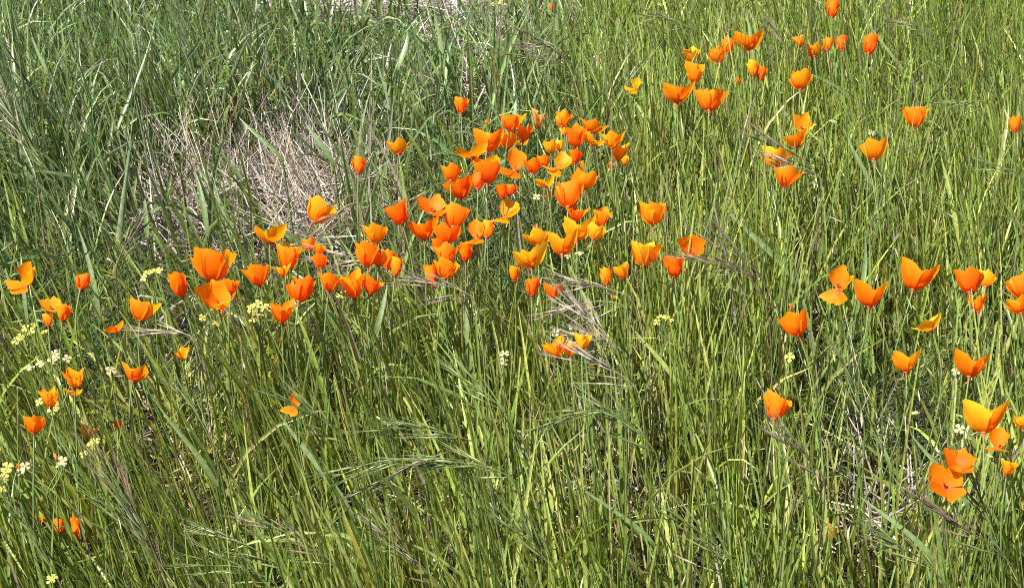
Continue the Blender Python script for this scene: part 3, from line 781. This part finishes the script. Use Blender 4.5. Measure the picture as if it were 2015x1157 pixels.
# ------------------------------------------------------------------ tall single grasses that stand out
# leaf: x/y of foot end seen, of the tip, width px, colour, bend px (sideways bow of the blade)
TALL = """
940 800 922 535 13 b -12|broad blue-green blade rising before the small cup poppy
1180 780 1095 480 9 y 18|long pale stem crossing the V-shaped amber poppy
700 1030 545 805 13 b -10|broad blue-green blade slanting below the lone poppy
200 640 150 440 11 b 6|dark blade crossing the small orange poppy by the ferns
60 640 40 495 9 b 0|bright blade crossing the three-winged poppy
1600 720 1560 500 9 b -4|dark stem before the leaning fan poppy
1680 620 1700 450 10 b 8|broad upright blade behind the tall orange poppy
2010 1000 1960 700 8 y -6|tall yellow-green stem beside the widest amber poppy's stems
1945 940 1920 740 7 y 0|yellow-green stem crossing the widest amber poppy
1900 1000 1790 850 11 b -10|broad blade arching above the red-centred poppies
1790 180 1700 30 8 b -10|slender blade beyond the striped goblet poppy
1480 150 1468 20 8 b 2|dark stem crossing the wide gravel-side poppy
1590 300 1530 195 9 b -8|pale arching blade above the rounded amber poppies
1670 200 1580 142 7 b 6|pale blade arching beside the lone rounded poppy
1790 250 1900 120 7 b 8|thin blade behind the orange poppy under the grass head
1290 1080 1120 945 10 b -8|long flat blade lying in the yellow-green grass
1230 1029 1325 1024 8 y 2|horizontal pale blade snapped over the grass
430 960 300 780 12 b -8|broad dark blade beside the olive moss
280 900 250 520 8 y -10|tall stem leaning over the ferny leaves
730 700 762 555 12 b 6|broad pale blade below the orange cup in the drift
736 600 725 330 5 b 2|thin dark stem crossing the amber fan poppy
560 320 470 230 9 b -10|arching blade above the straw
660 330 600 240 11 b -6|broad folded blade over the straw
410 470 380 330 12 b 4|broad dark blade standing in the straw
290 470 285 390 11 b 0|short broad blade standing in the straw
870 160 855 30 14 b 4|broad dark upright blade near the gravel
780 140 800 60 13 b 10|arching broad blade near the gravel
340 160 400 60 8 b 14|pale arching blade in the blue-green leaves
120 200 60 60 9 b -8|pale bent blade in the blue-green leaves
200 420 300 60 10 b 10|longest leaning blade in the blue-green leaves
1730 420 1660 250 10 b -8|slanting blade below the amber fan with a pale flap
1560 560 1420 400 12 b -12|broad blade arching behind the slanting purplish brome heads
1880 500 1850 300 10 y 0|upright yellow-green blade behind the heart-shaped poppy
1940 420 1985 200 10 y 6|yellow-green blade before the narrow crossed poppy
1330 760 1240 640 9 y -6|yellow-green blade before the ragged amber poppy
1500 1100 1560 820 9 y 8|upright stem below the streaked veiled poppy
1620 1140 1615 860 10 y 0|thick yellow-green stem beside the narrow red-orange poppy
1600 1140 1580 880 9 y 0|thick yellow-green stem beside another by the red-orange poppy
1090 1060 1060 830 9 y 0|thick yellow-green stem rising under a flat brome head
1010 1130 1030 800 10 y 4|thickest yellow-green stem beside the upright green brome
1750 930 1700 800 8 b -6|blade leaning through the ferny leaves
1830 1100 1690 975 11 b -8|broad blade slanting over the pale straw
"""
COLT = {'b': ((.15, .22, .075), (.18, .25, .10)), 'y': ((.32, .37, .08), (.24, .30, .08))}
for line in TALL.strip().splitlines():
    d, label = line.split('|'); q = d.split(); x0, y0, x1, y1, wp, bow = [float(k) for k in (q[0], q[1], q[2], q[3], q[4], q[6])]
    zt = .36 if y1 < 1000 else .30
    T = at(x1, y1, zt + br.uniform(-.02, .03)); dep = (T - CAMP) @ FWD
    low = T + (RGT * (x0 - x1) - UPV * (y0 - y1)) * dep / F
    low = low - FWD * br.uniform(0, .02)
    if low[2] < .02: low[2] = .02
    foot = np.array([low[0] + (low[0] - T[0]) * .2, low[1] + (low[1] - T[1]) * .2, 0.]); foot[2] = ground_z(foot[0], foot[1])
    root = empty('oat_stalk', foot); tag(root, label, 'oat stalk', 'single tall grass blades')
    b = RGT * bow * dep / F
    P = bez(low, low + np.array([0, 0, .35]) * max(.02, (T[2] - low[2])) + b, low * .35 + T * .65 + b * 1.6 + np.array([0, 0, .01]), T, 14)
    k = len(P); Tn = np.gradient(P, axis=0); Tn /= np.linalg.norm(Tn, axis=1)[:, None]
    S = np.cross(Tn, FWD); S /= np.linalg.norm(S, axis=1)[:, None]; Nn = np.cross(S, Tn)
    tw = np.linspace(br.uniform(-.6, .6), br.uniform(-1.0, 1.0), k)[:, None]; S2 = np.cos(tw) * S + np.sin(tw) * Nn; N2 = np.cos(tw) * Nn - np.sin(tw) * S
    t = np.linspace(0, 1, k); hw = (.5 * wp * dep / F * np.minimum(1, .6 + 1.5 * t) * np.clip(1 - t ** 3.2, .03, 1))[:, None]
    V = np.stack([P - S2 * hw, P + N2 * hw * .45, P + S2 * hw], 1).reshape(-1, 3)
    kk = np.arange(k - 1)[:, None] * 3; f = np.concatenate([kk + np.array([[0, 1, 4, 3]]), kk + np.array([[1, 2, 5, 4]])])
    c0, c1 = [np.array(z) * br.uniform(.85, 1.15) for z in COLT[q[5]]]
    cc = np.repeat(c0 * (1 - t[:, None]) + c1 * t[:, None], 3, 0)
    mesh_obj('leaf_blade', V, f, M_GRASS, root, col=cc, org=foot)
    sv, sf = tube(bez(foot - np.array([0, 0, .01]), foot * .6 + low * .4, foot * .2 + low * .8, low + (P[1] - low) * .5, 7), np.linspace(.0024, .0018, 7), 5)
    mesh_obj('stem', sv, sf, M_GRASS, root, col=np.tile(c0, (len(sv), 1)), org=foot)

# ------------------------------------------------------------------ wild radish: stems with small four-petalled flowers
RADISH = """
y 290,537 305,534 283,548 313,532|radish stem with pale yellow flowers beside the straw's edge
y 562,481 552,487 575,478|radish stem with pale yellow flowers topping the squarish poppy
y 677,578 668,582 687,572 676,568|radish stem with yellow flowers before the orange poppy with two stems
y 494,604 507,598 520,606 497,612|radish stem with pale yellow flowers near the ruffled dark poppy
y 499,630 510,622 528,606|radish stem with bright yellow flowers near the ruffled dark poppy
y 399,625 424,637|radish stem with two small flowers under the four-petalled poppy
y 50,646 68,640 40,663 32,671 60,652|radish stem with yellow flowers strung below the three-winged poppy
y 88,653|single small radish flower beside the shaded orange poppies
c 107,696 103,710 132,706 110,704|radish stem with cream flowers among green ferny leaves
c 58,724 80,716|radish stem with two cream flowers near the crumpled pink-folded poppy
c 218,730|single cream radish flower beside the spiky-tipped poppy
y 77,791 107,798 103,808 140,748|radish stem with yellow flowers wrapped round the ragged amber poppy
y 182,876 165,893 187,868|radish stem with yellow flowers before the frayed faded poppy
y 10,931 4,963 8,944 14,920|radish stem with yellow flowers beside the fan poppy with a yellow flap
c 50,918 40,928 123,908 118,913|radish stem with cream flowers round the tiny red bud
y 103,1136 100,1142|radish stem with yellow flowers low in the stems
c 1153,483 1170,483 1160,488|radish stem with cream flowers under the broad yellow poppy
c 1116,504 1140,499|radish stem with two cream flowers below the V-shaped amber poppy
c 1103,399 1056,388|radish stem with tiny cream flowers before the drooping yellow poppy
y 1293,634 1320,631 1302,624 1312,628|radish stem with pale yellow flowers among brome spikelets
y 1298,10 1306,8|radish stem with pale yellow flowers behind purplish brome near the gravel
c 993,696 992,711|radish stem with withered cream flowers beside the broad blue-green blade
y 1554,703|single pale yellow flower below the leaning fan poppy
c 1093,655 1126,643|radish stem with cream flowers above the low two-petalled poppy
c 1953,640 1950,652|radish stem with withered cream flowers below the small shaded poppy
c 1881,731|single pale pink bud beside the tall raised-wing poppy
c 1888,844 1905,862|radish stem with pale pink buds beside the widest amber poppy
c 1200,424|single cream flower beside the crumpled yellow-tipped poppy
y 985,5 970,9 992,11|radish stem with yellow flowers at the gravel edge
c 1640,240 1715,262|radish stem with tiny white flowers above the amber fan with a pale flap
"""
def build_radish(col, pts, label, r):
    zs = [r.uniform(.29, .36) for _ in pts]
    P = [at(px, py, z) for (px, py), z in zip(pts, zs)]
    c = np.mean(P, 0); foot = np.array([c[0] + r.uniform(-.02, .04), c[1] + r.uniform(-.03, .04), 0.]); foot[2] = ground_z(foot[0], foot[1])
    # all flowers of one stem stand at about the same distance
    d0 = np.mean([(p - CAMP) @ FWD for p in P]); P = [CAMP + (p - CAMP) * ((d0 + r.uniform(-.02, .02)) / ((p - CAMP) @ FWD)) for p in P]
    c = np.mean(P, 0)
    root = empty('wild_radish', foot); tag(root, label, 'wild radish', 'pale wild radish stems')
    fork = c - np.array([0, 0, .05])
    v, f = tube(bez(foot - np.array([0, 0, .01]), foot * .6 + fork * .4, fork - np.array([0, 0, .06]), fork, 9), np.linspace(.0019, .0013, 9), 5)
    mesh_obj('stem', v, f, M_RSTEM, root, org=foot)
    for p in P:
        v, f = tube(bez(fork, fork * .6 + p * .4 + np.array([r.uniform(-.01, .01), 0, 0]), p - np.array([0, 0, .012]), p, 6), np.linspace(.0010, .0007, 6), 4)
        mesh_obj('stalk', v, f, M_RSTEM, root, org=foot)
        ax = np.array([r.uniform(-.5, .5), r.uniform(-.9, .1), 1.0]); ax /= np.linalg.norm(ax)
        v, f = lathe([(.0006, -.006), (.0013, -.003), (.0016, .0), (.0009, .0016), (.0001, .002)], p, ax, 6)
        fo = mesh_obj('flower', v, f, M_RCEN, root, org=foot)
        A = np.cross(ax, [1, .2, .1]); A /= np.linalg.norm(A); B = np.cross(ax, A); a0 = r.uniform(0, 1.57); sz = r.uniform(.0058, .0085)
        for k in range(4):
            a = a0 + k * 1.571 + r.uniform(-.12, .12); D = A * math.cos(a) + B * math.sin(a); S = np.cross(ax, D)
            rows = [(0, .12, 0), (.35, .2, .10), (.7, .46, .12), (.95, .42, .06), (1.08, .16, .0)]
            V = np.concatenate([[p + (D * t - S * w_ + ax * (h_ + .06)) * sz, p + (D * t + ax * h_) * sz, p + (D * t + S * w_ + ax * (h_ + .06)) * sz] for t, w_, h_ in rows])
            kk = np.arange(4)[:, None] * 3; f = np.concatenate([kk + np.array([[0, 1, 4, 3]]), kk + np.array([[1, 2, 5, 4]])])
            mesh_obj('petal', V, f, M_RPET if col == 'y' else M_RCRE, fo, org=foot)
rr_ = random.Random(9)
for line in RADISH.strip().splitlines():
    d, label = line.split('|'); q = d.split()
    build_radish(q[0], [tuple(float(k) for k in s.split(',')) for s in q[1:]], label, rr_)

print('TRIS', sum(2 * len(m.polygons) for m in bpy.data.meshes))
